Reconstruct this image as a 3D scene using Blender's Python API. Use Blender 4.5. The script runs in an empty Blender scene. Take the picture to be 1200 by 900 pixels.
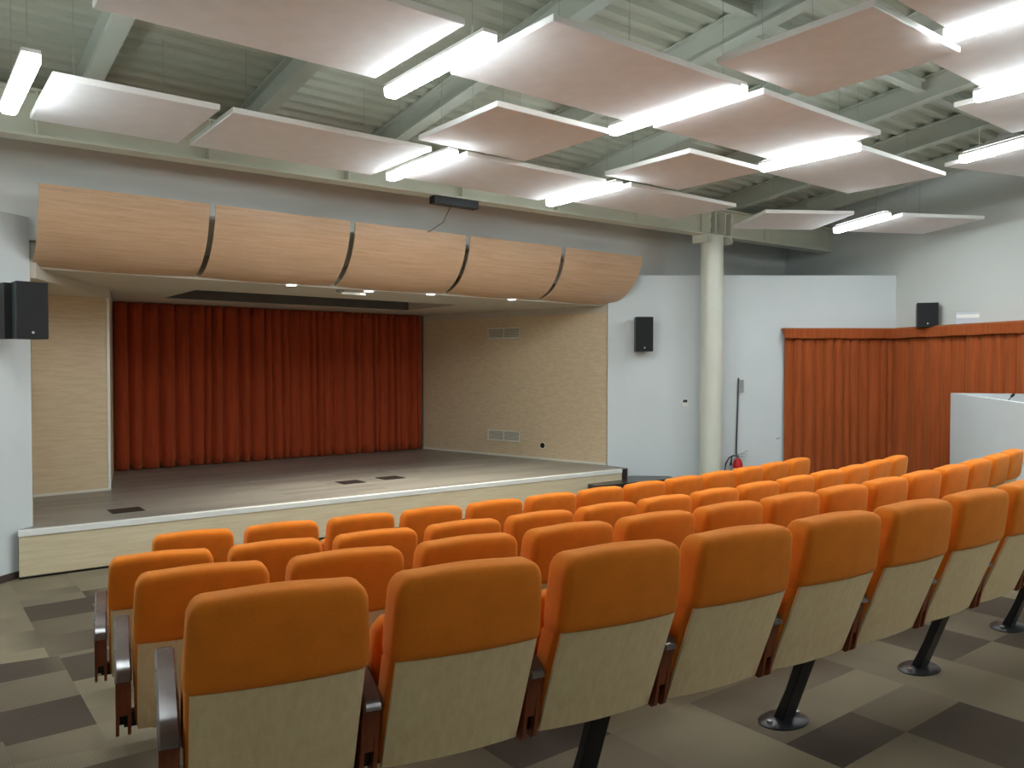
import bpy, bmesh, math, random
from mathutils import Matrix, Vector
random.seed(4)
C = bpy.context.scene.collection
PI = math.pi

# ------------------------------------------------------------------ camera
EYE = 2.12
YAW, PIT, ROL = 0.658075, -0.022329, 0.001123
cam_d = bpy.data.cameras.new('camera')
cam_d.sensor_width = 36.0
cam_d.lens = 36.0 * 935.02 / 1200.0
cam_d.clip_start = 0.05
cam = bpy.data.objects.new('camera', cam_d)
C.objects.link(cam)
f = Vector((math.sin(YAW)*math.cos(PIT), math.cos(YAW)*math.cos(PIT), math.sin(PIT)))
r = Vector((math.cos(YAW), -math.sin(YAW), 0))
u = r.cross(f)
r2 = r*math.cos(ROL) + u*math.sin(ROL)
u2 = -r*math.sin(ROL) + u*math.cos(ROL)
cam.matrix_world = Matrix(((r2.x, u2.x, -f.x, 0), (r2.y, u2.y, -f.y, 0), (r2.z, u2.z, -f.z, EYE), (0, 0, 0, 1)))
bpy.context.scene.camera = cam

# ------------------------------------------------------------------ light and exposure
LAMP = 40.0          # emission of the pendant diffusers
SPOT = 105.0          # stage downlights, watts
w = bpy.data.worlds.new('world'); bpy.context.scene.world = w
w.use_nodes = True
w.node_tree.nodes['Background'].inputs[0].default_value = (0.6, 0.7, 0.8, 1)
w.node_tree.nodes['Background'].inputs[1].default_value = 0.05
vs = bpy.context.scene.view_settings
vs.view_transform = 'Standard'; vs.look = 'None'; vs.exposure = 0.8; vs.gamma = 1.0
vs.use_curve_mapping = False

# ------------------------------------------------------------------ materials
def srgb(r, g, b):
    def l(c):
        c /= 255.0
        return c/12.92 if c <= 0.04045 else ((c+0.055)/1.055)**2.4
    return (l(r), l(g), l(b), 1)

class NT:
    def __init__(s, name):
        s.m = bpy.data.materials.new(name); s.m.use_nodes = True
        s.t = s.m.node_tree; s.b = s.t.nodes['Principled BSDF']
    def n(s, typ, **kw):
        nd = s.t.nodes.new(typ)
        for k, v in kw.items():
            if k.startswith('i_'):
                nd.inputs[k[2:].replace('_', ' ')].default_value = v
            else: setattr(nd, k, v)
        return nd
    def l(s, a, b): s.t.links.new(a, b)
    def math(s, op, a, b=None, c=None):
        nd = s.t.nodes.new('ShaderNodeMath'); nd.operation = op
        for i, v in enumerate((a, b, c)):
            if v is None: continue
            if isinstance(v, (int, float)): nd.inputs[i].default_value = v
            else: s.l(v, nd.inputs[i])
        return nd.outputs[0]
    def mix(s, fac, a, b, mode='MIX'):
        nd = s.t.nodes.new('ShaderNodeMix'); nd.data_type = 'RGBA'; nd.blend_type = mode
        for i, v in ((0, fac), (6, a), (7, b)):
            if isinstance(v, (int, float, tuple)): nd.inputs[i].default_value = v
            else: s.l(v, nd.inputs[i])
        return nd.outputs[2]
    def coord(s, kind='Object', scale=(1, 1, 1), rot=(0, 0, 0)):
        tc = s.n('ShaderNodeTexCoord'); mp = s.n('ShaderNodeMapping')
        mp.inputs['Scale'].default_value = scale; mp.inputs['Rotation'].default_value = rot
        s.l(tc.outputs[kind], mp.inputs[0]); return mp.outputs[0]
    def world(s, scale=(1, 1, 1)):
        g = s.n('ShaderNodeNewGeometry'); mp = s.n('ShaderNodeMapping')
        mp.inputs['Scale'].default_value = scale
        s.l(g.outputs['Position'], mp.inputs[0]); return mp.outputs[0]
    def noise(s, vec, scale, detail=3, rough=.5):
        nd = s.n('ShaderNodeTexNoise'); nd.inputs['Scale'].default_value = scale
        nd.inputs['Detail'].default_value = detail; nd.inputs['Roughness'].default_value = rough
        s.l(vec, nd.inputs['Vector']); return nd.outputs['Fac']
    def ramp(s, fac, stops):
        nd = s.n('ShaderNodeValToRGB'); e = nd.color_ramp.elements
        while len(e) < len(stops): e.new(.5)
        for i, (p, c) in enumerate(stops): e[i].position = p; e[i].color = c
        s.l(fac, nd.inputs[0]); return nd.outputs[0]
    def bump(s, h, strength=.3, dist=.01):
        b = s.n('ShaderNodeBump'); b.inputs['Strength'].default_value = strength
        b.inputs['Distance'].default_value = dist
        s.l(h, b.inputs['Height']); s.l(b.outputs[0], s.b.inputs['Normal'])
    def out(s, col=None, rough=.5, metal=0., spec=None, sheen=0):
        if col is not None:
            if isinstance(col, tuple): s.b.inputs['Base Color'].default_value = col
            else: s.l(col, s.b.inputs['Base Color'])
        if isinstance(rough, (int, float)): s.b.inputs['Roughness'].default_value = rough
        else: s.l(rough, s.b.inputs['Roughness'])
        s.b.inputs['Metallic'].default_value = metal
        if spec is not None: s.b.inputs['Specular IOR Level'].default_value = spec
        if sheen:
            s.b.inputs['Sheen Weight'].default_value = sheen
            s.b.inputs['Sheen Roughness'].default_value = .5
            s.b.inputs['Sheen Tint'].default_value = (1, .6, .25, 1)
        return s.m

def painted(name, c, rough=.6, var=.04, scale=3, bump=.0, metal=0., spec=None):
    t = NT(name); v = t.coord()
    n = t.noise(v, scale)
    dark = tuple(x*(1-var*2) for x in c[:3])+(1,)
    lite = tuple(min(1, x*(1+var)) for x in c[:3])+(1,)
    col = t.ramp(n, [(.3, dark), (.7, lite)])
    if bump: t.bump(t.noise(v, 160, 2), bump, .004)
    return t.out(col, rough, metal, spec)

def wood(name, c1, c2, axis='x', rough=.5, scale=1.0, spec=None):
    t = NT(name)
    st = {'x': (1.2, 20, 20), 'y': (20, 1.2, 20), 'z': (20, 20, 1.2)}[axis]
    v = t.coord('Object', tuple(a*scale for a in st))
    a = t.noise(v, 1.6, 6, .62)
    v2 = t.coord('Object', tuple(a_*scale*4 for a_ in st))
    b = t.noise(v2, 3.0, 3, .6)
    fac = t.math('ADD', t.math('MULTIPLY', a, .7), t.math('MULTIPLY', b, .3))
    col = t.ramp(fac, [(.33, c2), (.5, tuple((x+y)/2 for x, y in zip(c1, c2))), (.68, c1)])
    return t.out(col, rough, 0, spec)

def fabric(name, c, weave=420, var=.10, sheen=.3, rough=.9):
    t = NT(name); v = t.coord()
    n = t.noise(v, 9, 3); f_ = t.noise(v, weave, 2)
    k = t.math('ADD', t.math('MULTIPLY', n, .4), t.math('MULTIPLY', f_, .6))
    dark = tuple(x*(1-var*2.2) for x in c[:3])+(1,)
    lite = tuple(min(1, x*(1+var)) for x in c[:3])+(1,)
    col = t.ramp(k, [(.3, dark), (.7, lite)])
    t.bump(f_, .25, .003)
    return t.out(col, rough, 0, .15, sheen)

M = {}
M['wall'] = painted('wall_white_paint', srgb(216, 224, 226), .75, .012, 1.5)
M['fascia'] = painted('fascia_paint', srgb(232, 232, 226), .8, .015, 1.2)
M['upper'] = painted('upper_wall_paint', srgb(206, 210, 206), .8, .012, 1.2)
M['soffit'] = painted('soffit_paint', srgb(200, 194, 178), .8, .012, 1.2)
M['recess_shade'] = painted('painted_recess_shade', srgb(92, 90, 86), .8, .03, 2)  # soffit surface coloured dark to stand in for the unlit recess
M['deck'] = painted('roof_deck', srgb(186, 189, 172), .45, .05, 1.2)
M['steel'] = painted('cream_steel_paint', srgb(214, 216, 198), .4, .03, 2)
M['rafter'] = painted('rafter_paint', srgb(186, 190, 178), .5, .03, 2)
M['column'] = painted('column_paint', srgb(222, 226, 212), .3, .02, 2)
M['panel'] = painted('acoustic_panel_face', srgb(243, 244, 245), .9, .02, 6, .15)
M['paneledge'] = painted('panel_edge_white', srgb(238, 238, 234), .6, .01, 4)
M['reflector'] = wood('reflector_veneer', srgb(216, 182, 148), srgb(192, 154, 118), 'x', .45)
M['maple'] = wood('maple_laminate_wall', srgb(224, 206, 174), srgb(202, 180, 144), 'x', .5)
M['maple_y'] = wood('maple_laminate_side', srgb(224, 206, 174), srgb(202, 180, 144), 'y', .5)
M['riser'] = wood('maple_riser', srgb(224, 212, 182), srgb(206, 190, 156), 'x', .5)
M['backwood'] = wood('chair_back_plywood', srgb(242, 220, 178), srgb(226, 199, 150), 'z', .45, 1.2)
M['white'] = painted('white_trim', srgb(236, 238, 232), .5, .01)
M['black'] = painted('black_plastic', srgb(14, 15, 18), .45, .08, 8)
M['grille'] = painted('speaker_grille', srgb(13, 14, 19), .7, .12, 300)
M['side'] = painted('speaker_side', srgb(58, 66, 66), .5, .05)
M['legs'] = painted('black_leg_steel', srgb(16, 16, 22), .38, .05)
M['armtop'] = painted('arm_lacquer', srgb(92, 74, 66), .22, .08, 20, spec=.8)
M['armwood'] = wood('arm_board', srgb(140, 74, 44), srgb(96, 44, 24), 'z', .4)
M['orange'] = fabric('orange_fabric', srgb(230, 126, 34))
M['darkstep'] = painted('dark_step', srgb(56, 50, 46), .3, .1, 6)
M['base'] = painted('dark_baseboard', srgb(70, 58, 52), .5, .06)
M['grey'] = painted('grey_plastic', srgb(150, 156, 156), .5, .04)
M['lightgrey'] = painted('light_grey_plastic', srgb(196, 200, 208), .5, .02)
M['vent'] = painted('vent_paint', srgb(226, 224, 210), .5, .02)
M['ventdark'] = painted('vent_dark', srgb(150, 142, 112), .7, .05)
M['red'] = painted('extinguisher_red', srgb(196, 24, 34), .25, .03)
M['label'] = painted('extinguisher_label', srgb(220, 220, 216), .5, .02)
M['chrome'] = painted('pale_metal', srgb(176, 180, 182), .3, .03, metal=.9)
M['hatch'] = painted('hatch_dark', srgb(46, 38, 36), .5, .1, 10)
M['cable'] = painted('dark_cable', srgb(70, 72, 68), .5, .05)
M['wire'] = painted('hanger_wire', srgb(150, 154, 146), .5, .03)
M['display'] = painted('dark_display', srgb(60, 70, 74), .2, .02)

def curtain_mat(name, c):
    t = NT(name); v = t.coord('Object', (1, 1, .06))
    a = t.noise(v, 26, 4); b = t.noise(t.coord(), 260, 2)
    k = t.math('ADD', t.math('MULTIPLY', a, .6), t.math('MULTIPLY', b, .4))
    col = t.ramp(k, [(.32, tuple(x*.7 for x in c[:3])+(1,)), (.68, tuple(min(1, x*1.15) for x in c[:3])+(1,))])
    t.bump(b, .2, .003)
    return t.out(col, .85, 0, .15, .25)
M['curtain'] = curtain_mat('rust_velvet', srgb(168, 84, 42))
M['stagecurtain'] = curtain_mat('stage_velvet', srgb(168, 68, 36))

def emis(name, col, s):
    m = bpy.data.materials.new(name); m.use_nodes = True
    t = m.node_tree; t.nodes.clear()
    e = t.nodes.new('ShaderNodeEmission'); o = t.nodes.new('ShaderNodeOutputMaterial')
    e.inputs[0].default_value = col; e.inputs[1].default_value = s
    t.links.new(e.outputs[0], o.inputs[0]); return m
M['glow'] = emis('lamp_diffuser', (.9, .975, 1.0, 1), LAMP)
M['glowside'] = emis('lamp_side_diffuser', (.9, .975, 1.0, 1), LAMP*.16)
M['glowup'] = emis('lamp_upper_diffuser', (.9, .975, 1.0, 1), LAMP*.1)
M['spot'] = emis('downlight_lens', (1, .97, .9, 1), 9)
M['led'] = emis('tiny_led', (.7, .85, 1, 1), 1.5)

def carpet():
    t = NT('carpet_tiles')
    g = t.n('ShaderNodeNewGeometry'); sx = t.n('ShaderNodeSeparateXYZ'); t.l(g.outputs['Position'], sx.inputs[0])
    X = t.math('DIVIDE', t.math('ADD', sx.outputs[0], 100-.36), .5)
    cx = t.math('FLOOR', X)
    # each column of tiles is shifted a quarter metre or not
    wn0 = t.n('ShaderNodeTexWhiteNoise', noise_dimensions='1D'); t.l(cx, wn0.inputs['W'])
    sh = t.math('MULTIPLY', t.math('ROUND', wn0.outputs['Value']), .5)
    Y = t.math('ADD', t.math('DIVIDE', t.math('ADD', sx.outputs[1], 100-.12), .5), sh)
    cy = t.math('FLOOR', Y)
    fx = t.math('FRACT', X); fy = t.math('FRACT', Y)
    cmb = t.n('ShaderNodeCombineXYZ'); t.l(cx, cmb.inputs[0]); t.l(cy, cmb.inputs[1])
    wn = t.n('ShaderNodeTexWhiteNoise', noise_dimensions='2D'); t.l(cmb.outputs[0], wn.inputs['Vector'])
    r1 = wn.outputs['Value']
    # half tiles: y half index
    hy = t.math('FLOOR', t.math('MULTIPLY', fy, 2))
    cmb2 = t.n('ShaderNodeCombineXYZ'); t.l(cx, cmb2.inputs[0]); t.l(cy, cmb2.inputs[1]); t.l(hy, cmb2.inputs[2])
    wn2 = t.n('ShaderNodeTexWhiteNoise', noise_dimensions='3D'); t.l(cmb2.outputs[0], wn2.inputs['Vector'])
    r2 = wn2.outputs['Value']
    sel = t.math('GREATER_THAN', wn.outputs['Color'], .45)
    sepc = t.n('ShaderNodeSeparateColor'); t.l(wn.outputs['Color'], sepc.inputs[0])
    sel = t.math('GREATER_THAN', sepc.outputs[1], .5)
    v = t.math('ADD', t.math('MULTIPLY', r1, t.math('SUBTRACT', 1, sel)), t.math('MULTIPLY', r2, sel))
    # soft weft shading inside a tile
    grad = t.math('MULTIPLY', t.math('SUBTRACT', fx, .5), t.math('MULTIPLY', t.math('SUBTRACT', sepc.outputs[2], .25), .6))
    v = t.math('ADD', v, grad)
    par = t.math('MODULO', t.math('ADD', cx, cy), 2)
    par = t.math('GREATER_THAN', par, .5)
    v = t.math('ADD', t.math('MULTIPLY', v, t.math('ADD', t.math('MULTIPLY', par, -.35), .95)), t.math('MULTIPLY', par, .42))
    col = t.ramp(v, [(.0, srgb(78, 69, 62)), (.3, srgb(86, 77, 66)), (.42, srgb(110, 100, 84)), (.6, srgb(124, 114, 96)), (.85, srgb(138, 128, 106)), (1., srgb(108, 99, 83))])
    # ribbing
    rib = t.math('SINE', t.math('MULTIPLY', sx.outputs[0], 2*PI/.012))
    ns = t.noise(g.outputs['Position'], 300, 2)
    ns2 = t.noise(g.outputs['Position'], 3.0, 3)
    k = t.math('ADD', .80, t.math('MULTIPLY', ns, .32))
    k = t.math('MULTIPLY', k, t.math('ADD', .9, t.math('MULTIPLY', ns2, .2)))
    k = t.math('ADD', k, t.math('MULTIPLY', rib, .09))
    cc = t.n('ShaderNodeCombineColor'); 
    for i in range(3): t.l(k, cc.inputs[i])
    col = t.mix(1.0, col, cc.outputs[0], 'MULTIPLY')
    t.bump(ns, .4, .004)
    return t.out(col, .95, 0, .1)
M['carpet'] = carpet()

def planks():
    t = NT('stage_laminate')
    g = t.n('ShaderNodeNewGeometry')
    b = t.n('ShaderNodeTexBrick'); b.offset = .37; b.squash = 1
    b.inputs['Scale'].default_value = 1; b.inputs['Brick Width'].default_value = 1.3
    b.inputs['Row Height'].default_value = .16; b.inputs['Mortar Size'].default_value = .002
    b.inputs['Color1'].default_value = srgb(146, 142, 132); b.inputs['Color2'].default_value = srgb(112, 108, 101)
    b.inputs['Mortar'].default_value = srgb(80, 72, 64)
    t.l(g.outputs['Position'], b.inputs['Vector'])
    n = t.noise(t.world((1.2, 22, 1)), 2.2, 5, .6)
    c = t.mix(t.math('MULTIPLY', n, .55), b.outputs['Color'], srgb(164, 159, 148))
    return t.out(c, .38, 0, .4)
M['planks'] = planks()

# ------------------------------------------------------------------ mesh helpers
def box(bm, x0, x1, y0, y1, z0, z1, m=None):
    vs_ = [bm.verts.new(p) for p in ((x0,y0,z0),(x1,y0,z0),(x1,y1,z0),(x0,y1,z0),(x0,y0,z1),(x1,y0,z1),(x1,y1,z1),(x0,y1,z1))]
    for q in ((3,2,1,0),(4,5,6,7),(0,1,5,4),(1,2,6,5),(2,3,7,6),(3,0,4,7)):
        bm.faces.new([vs_[i] for i in q])
    if m is not None: bmesh.ops.transform(bm, matrix=m, verts=vs_)
    return vs_
def prism(bm, pts, z0, z1):
    """vertical prism over a plan polygon; z0/z1 number or function(x,y)"""
    g = lambda z, p: z(p[0], p[1]) if callable(z) else z
    a = [bm.verts.new((p[0], p[1], g(z0, p))) for p in pts]
    b = [bm.verts.new((p[0], p[1], g(z1, p))) for p in pts]
    n = len(pts)
    bm.faces.new(a[::-1]); bm.faces.new(b)
    for i in range(n): bm.faces.new([a[i], a[(i+1) % n], b[(i+1) % n], b[i]])
def tube(bm, pts, rad, seg=10, cap=True):
    pts = [Vector(p) for p in pts]; rings = []
    for i, p in enumerate(pts):
        d = (pts[min(i+1, len(pts)-1)] - pts[max(i-1, 0)]).normalized()
        a = d.cross(Vector((0, 0, 1)))
        if a.length < 1e-3: a = Vector((1, 0, 0))
        a.normalize(); b = d.cross(a)
        rr = rad[i] if isinstance(rad, (list, tuple)) else rad
        rings.append([bm.verts.new(p + a*math.cos(2*PI*k/seg)*rr + b*math.sin(2*PI*k/seg)*rr) for k in range(seg)])
    for A, B in zip(rings, rings[1:]):
        for k in range(seg): bm.faces.new([A[k], A[(k+1) % seg], B[(k+1) % seg], B[k]])
    if cap: bm.faces.new(rings[0][::-1]); bm.faces.new(rings[-1])
def lathe(bm, prof, seg=24, c=(0, 0, 0), ax=(1, 1)):
    rings = [[bm.verts.new((c[0]+rr*ax[0]*math.cos(2*PI*k/seg), c[1]+rr*ax[1]*math.sin(2*PI*k/seg), c[2]+z)) for k in range(seg)] for rr, z in prof]
    for A, B in zip(rings, rings[1:]):
        for k in range(seg): bm.faces.new([A[k], A[(k+1) % seg], B[(k+1) % seg], B[k]])
    bm.faces.new(rings[0][::-1]); bm.faces.new(rings[-1])
def rrect(hw, y0, y1, rad, n=5):
    """rounded rectangle ring in plan, returns xy list"""
    rad = min(rad, hw*.98, (y1-y0)/2*.98); o = []
    for cx, cy, a0 in ((hw-rad, y1-rad, 0), (-hw+rad, y1-rad, 90), (-hw+rad, y0+rad, 180), (hw-rad, y0+rad, 270)):
        for k in range(n+1):
            a = math.radians(a0 + 90*k/n); o.append((cx+rad*math.cos(a), cy+rad*math.sin(a)))
        if a0 in (0, 180):      # extra points along the wide faces so they can bow
            s = -1 if a0 == 0 else 1
            yy = y1 if a0 == 0 else y0
            for k in range(1, 8): o.append((s*(-1+2*k/8)*(hw-rad), yy))
    return o
def loft(bm, rings):
    R_ = [[bm.verts.new(p) for p in rg] for rg in rings]
    n = len(R_[0])
    for A, B in zip(R_, R_[1:]):
        for k in range(n): bm.faces.new([A[k], A[(k+1) % n], B[(k+1) % n], B[k]])
    bm.faces.new(R_[0][::-1]); bm.faces.new(R_[-1])

def obj(name, bm, m, parent=None, smooth=False, bevel=0, mw=None):
    bmesh.ops.recalc_face_normals(bm, faces=bm.faces)
    me = bpy.data.meshes.new(name); bm.to_mesh(me); bm.free()
    me.materials.append(M[m] if isinstance(m, str) else m)
    o = bpy.data.objects.new(name, me); C.objects.link(o)
    if parent: o.parent = parent
    if smooth:
        for p in me.polygons: p.use_smooth = True
    if bevel:
        b = o.modifiers.new('bevel', 'BEVEL'); b.width = bevel; b.segments = 2; b.limit_method = 'ANGLE'
        b.angle_limit = math.radians(40)
    return o
def auto_smooth(o, ang=40):
    for p in o.data.polygons: p.use_smooth = True
    o.data.set_sharp_from_angle(angle=math.radians(ang))
def struct(name, bm, m, parent=None, **k):
    o = obj(name, bm, m, parent, **k)
    if not parent: o['kind'] = 'structure'
    return o
def tag(o, label, cat, group=None):
    o['label'] = label; o['category'] = cat
    if group: o['group'] = group
    return o
def thing(name, label, cat, loc=(0, 0, 0), rz=0, group=None):
    o = bpy.data.objects.new(name, None); C.objects.link(o)
    o.location = loc; o.rotation_euler = (0, 0, rz); o.empty_display_size = .1
    return tag(o, label, cat, group)
def copy_tree(o, parent=None):
    c = o.copy(); C.objects.link(c); c.parent = parent
    for ch in list(o.children): copy_tree(ch, c)
    return c
def BM(): return bmesh.new()

# ------------------------------------------------------------------ room plan
RC, RD = (9.55, 9.29), (13.05, 6.55)        # right splayed wall: stage jamb to corner
WD = (-.357, -.934)                         # direction of the right side wall, coming back
def wall2x(y): return RD[0] + (y-RD[1])*WD[0]/WD[1]
ZS = .482                                   # stage level
ZT = 3.62                                   # top of the low white walls
def deck_z(y): return EYE + 2.82 + (8.3-y)*.12
YB = -5.0; XL = -2.6

# wall_right: full height side wall, runs on past the corner up to the fascia
b = BM(); p0 = (wall2x(9.6), 9.6); p1 = (wall2x(YB-.2), YB-.2); off = (.2*.934, -.2*.357)
prism(b, [p0, p1, (p1[0]+off[0], p1[1]+off[1]), (p0[0]+off[0], p0[1]+off[1])], -.2, lambda x, y: deck_z(y)+.1)
struct('wall_right', b, 'upper')
# low splayed wall right of the stage
b = BM(); n = (.616, .788)
def shift(p, d): return (p[0]+n[0]*d, p[1]+n[1]*d)
prism(b, [RC, RD, shift(RD, .16), shift(RC, .16)], 0, ZT)
struct('wall_front_right', b, 'wall')
b = BM(); prism(b, [(9.3, 9.45), RC, shift(RC, .16), (9.42, 9.62)], 0, ZT)
struct('wall_jamb_right', b, 'wall')
# low splayed wall left of the stage
LC = (1.09, 9.40); LD = (-2.6, 6.6)
b = BM(); prism(b, [LC, (1.02, 9.62), (-2.7, 6.8), (LD[0], LD[1])], 0, ZT)
struct('wall_front_left', b, 'wall')
# left, back walls
b = BM(); prism(b, [(XL, 9.6), (XL-.2, 9.6), (XL-.2, YB-.2), (XL, YB-.2)], -.2, lambda x, y: deck_z(y)+.1)
struct('wall_left', b, 'upper')
b = BM(); box(b, XL, wall2x(YB), YB-.2, YB, -.2, deck_z(YB)+.1)
struct('wall_back', b, 'upper')
# fascia above the stage, slightly skewed like the beam
b = BM()
fy = lambda x: 9.46 - .012*x
prism(b, [(XL, fy(XL)), (wall2x(9.4), fy(12)), (wall2x(9.4), fy(12)+.15), (XL, fy(XL)+.15)], 3.40, deck_z(9.4)+.1)
struct('wall_fascia', b, 'fascia')
# baseboards
b = BM(); nn = (.6, -.79)
prism(b, [(LC[0]+.0, LC[1]-.005), (LD[0], LD[1]-.005), (LD[0]+.012, LD[1]-.02), (LC[0]+.012, LC[1]-.02)], 0, .07)
struct('baseboard_left', b, 'base')
b = BM(); prism(b, [(RC[0], RC[1]), (RD[0], RD[1]), (RD[0]-.01, RD[1]-.016), (RC[0]-.01, RC[1]-.016)], 0, .07)
struct('baseboard_right', b, 'base')

# ------------------------------------------------------------------ floors (stepped curved tiers)
XC = 4.8
ROWS = {  # zt, R, Y0, first x, chairs
    'A': (.580, 18.49, 1.594, .766, 12), 'B': (.742, 20.72, 2.658, .871, 14),
    'C': (.906, 19.72, 3.737, .99, 14), 'D': (1.022, 22.43, 4.854, 1.428, 13)}
HB = .95
def zrow(k): return EYE - ROWS[k][0] - HB - .013
b = BM(); prism(b, [(XL, YB), (wall2x(YB)-.0, YB), (wall2x(6.5), 6.5), RD, RC, (9.3, 9.45), (9.3, 13.7), (1.0, 13.7), LC, LD, (XL, 6.6)], -.2, 0)
struct('floor', b, 'carpet')
XA = .42            # right edge of the aisle
def arc_y(k, x, dy=0):
    zt, R_, Y0, x1, n_ = ROWS[k]
    return Y0 + dy + R_ - math.sqrt(max(0, R_*R_ - (x-XC)**2))
def tier(name, yf_key, dyf, yb_key, dyb, z, prev):
    b = BM(); N = 28; front = []; back = []
    for i in range(N+1):
        s = i/N
        # the right end follows the side wall
        xe = 0
        x_end_f = wall2x(arc_y(yf_key, 11.5, dyf)) - .01
        x = XA + (x_end_f-XA)*s
        front.append((x, arc_y(yf_key, x, dyf)))
        if yb_key: 
            x_end_b = wall2x(arc_y(yb_key, 11.5, dyb)) - .01
            x = XA + (x_end_b-XA)*s
            back.append((x, arc_y(yb_key, x, dyb)))
    if not yb_key: back = [(XA, YB), (wall2x(YB)-.01, YB)]
    prism(b, front + back[::-1], 0.001, z)
    return struct(name, b, 'carpet')
NOSE = .12
tier('floor_tier', 'D', .98, 'C', NOSE, zrow('D'), 0)
tier('floor_tier', 'C', NOSE, 'B', NOSE, zrow('C'), 0)
tier('floor_tier', 'B', NOSE, 'A', NOSE+.98, zrow('B'), 0) if False else None
tier('floor_tier', 'B', NOSE, 'A', 1.02, zrow('B'), 0)
tier('floor_tier', 'A', 1.02, None, 0, zrow('A'), 0)
# aisle ramp on the left
b = BM(); zA = zrow('A')
def ramp_z(y):
    return max(.002, min(zA, zA*(6.0-y)/4.0))
ys = [7.0, 6.0, 2.0, YB]
top = [(b.verts.new((XL, y, ramp_z(y))), b.verts.new((XA, y, ramp_z(y)))) for y in ys]
bot = [(b.verts.new((XL, y, 0)), b.verts.new((XA, y, 0))) for y in ys]
for i in range(3):
    b.faces.new([top[i][0], top[i+1][0], top[i+1][1], top[i][1]])
    b.faces.new([bot[i][1], bot[i+1][1], bot[i+1][0], bot[i][0]])
    for s in (0, 1): b.faces.new([top[i][s], top[i+1][s], bot[i+1][s], bot[i][s]])
b.faces.new([top[3][0], top[3][1], bot[3][1], bot[3][0]])
struct('floor_ramp', b, 'carpet')

# ------------------------------------------------------------------ stage
EL, ER = (.945, 9.18), (9.22, 8.94)         # front edge
b = BM(); prism(b, [(EL[0], EL[1]+.012), (ER[0], ER[1]+.012), (9.32, 9.0), (9.3, 9.45), (9.5, 9.6), (8.5, 13.75), (1.0, 13.75), (1.0, 9.5)], 0.02, ZS)
struct('stage_platform', b, 'planks')
def along(p, q, t): return (p[0]+(q[0]-p[0])*t, p[1]+(q[1]-p[1])*t)
b = BM(); prism(b, [EL, (ER[0]-.1, ER[1]), (ER[0]-.1, ER[1]+.012), (EL[0], EL[1]+.012)], .03, ZS-.055)
struct('stage_riser', b, 'riser')
b = BM(); prism(b, [(EL[0]-.005, EL[1]-.012), (ER[0]-.1, ER[1]-.012), (ER[0]-.1, ER[1]+.05), (EL[0]-.005, EL[1]+.05)], ZS-.055, ZS+.006)
struct('trim_1', b, 'white', bevel=.004)
b = BM(); prism(b, [(ER[0]-.1, ER[1]-.0), (ER[0]+.02, ER[1]), (ER[0]+.05, ER[1]+.35), (ER[0]-.1, ER[1]+.06)], 0, ZS+.004)
struct('trim_2', b, 'darkstep')
b = BM(); prism(b, [(EL[0], EL[1]+.02), (ER[0], ER[1]+.02), (ER[0], ER[1]+.05), (EL[0], EL[1]+.05)], 0, .03)
struct('trim_3', b, 'black')
# stage steps at the right end
st = thing('stage_steps', 'dark wooden steps beside the right end of the stage front', 'steps')
b = BM(); prism(b, [(8.33, 8.72), (9.95, 8.55), (10.06, 8.78), (9.60, 9.18), (9.29, 9.2), (9.23, 8.93), (8.4, 8.95)], .27, .315)
obj('upper_tread', b, 'darkstep', st)
b = BM(); prism(b, [(8.36, 8.75), (9.93, 8.58), (9.98, 8.80), (9.28, 9.1), (9.23, 8.93), (8.4, 8.95)], .0, .27)
obj('upper_riser', b, 'black', st)
b = BM(); prism(b, [(8.30, 8.44), (9.9, 8.27), (9.93, 8.58), (8.34, 8.74)], .12, .155)
obj('lower_tread', b, 'darkstep', st)
b = BM(); prism(b, [(8.33, 8.47), (9.88, 8.30), (9.91, 8.58), (8.34, 8.74)], .0, .12)
obj('lower_riser', b, 'black', st)

# stage side and back walls
RW0, RW1 = (9.3, 9.47), (8.27, 13.56)
b = BM(); prism(b, [RW0, (9.5, 9.6), (8.5, 13.7), RW1], ZS, 3.01)
o = struct('wall_stage_right', b, 'maple_y')
b = BM(); prism(b, [RW0, (9.5, 9.6), (8.5, 13.7), RW1], 3.01, 3.2)
struct('trim_4', b, 'soffit')
b = BM(); prism(b, [(9.288, 9.47), RW0, RW1, (8.258, 13.56)], ZS, ZS+.035)
struct('baseboard_stage_right', b, 'vent')
b = BM(); prism(b, [(1.10, 9.42), (1.0, 9.5), (1.0, 11.7), (1.27, 11.5)], ZS, 3.01)
struct('wall_stage_left', b, 'maple_y')
b = BM(); prism(b, [(1.2, 11.47), (2.20, 11.545), (2.20, 11.7), (1.1, 11.7)], ZS, 3.01)
struct('wall_stage_panel', b, 'maple')
b = BM(); prism(b, [(2.20, 11.535), (2.235, 11.54), (2.235, 11.58), (2.20, 11.6)], ZS, 3.01)
struct('trim_5', b, 'white')
b = BM(); prism(b, [(2.2, 11.58), (2.235, 11.58), (2.70, 13.7), (2.5, 13.7)], ZS, 3.01)
struct('wall_stage_return', b, 'maple_y')
b = BM(); prism(b, [(1.20, 11.462), (2.235, 11.53), (2.235, 11.54), (1.20, 11.47)], ZS, ZS+.03)
struct('baseboard_stage_left', b, 'vent')
b = BM(); prism(b, [(1.0, 9.42), (1.15, 9.42), (2.235, 11.53), (2.7, 13.7), (1.0, 13.7)], 3.01, 3.2)
struct('trim_6', b, 'soffit')
b = BM(); box(b, 1.0, 9.6, 13.75, 13.9, 0, 3.4)
struct('wall_stage_back', b, 'soffit')
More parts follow.
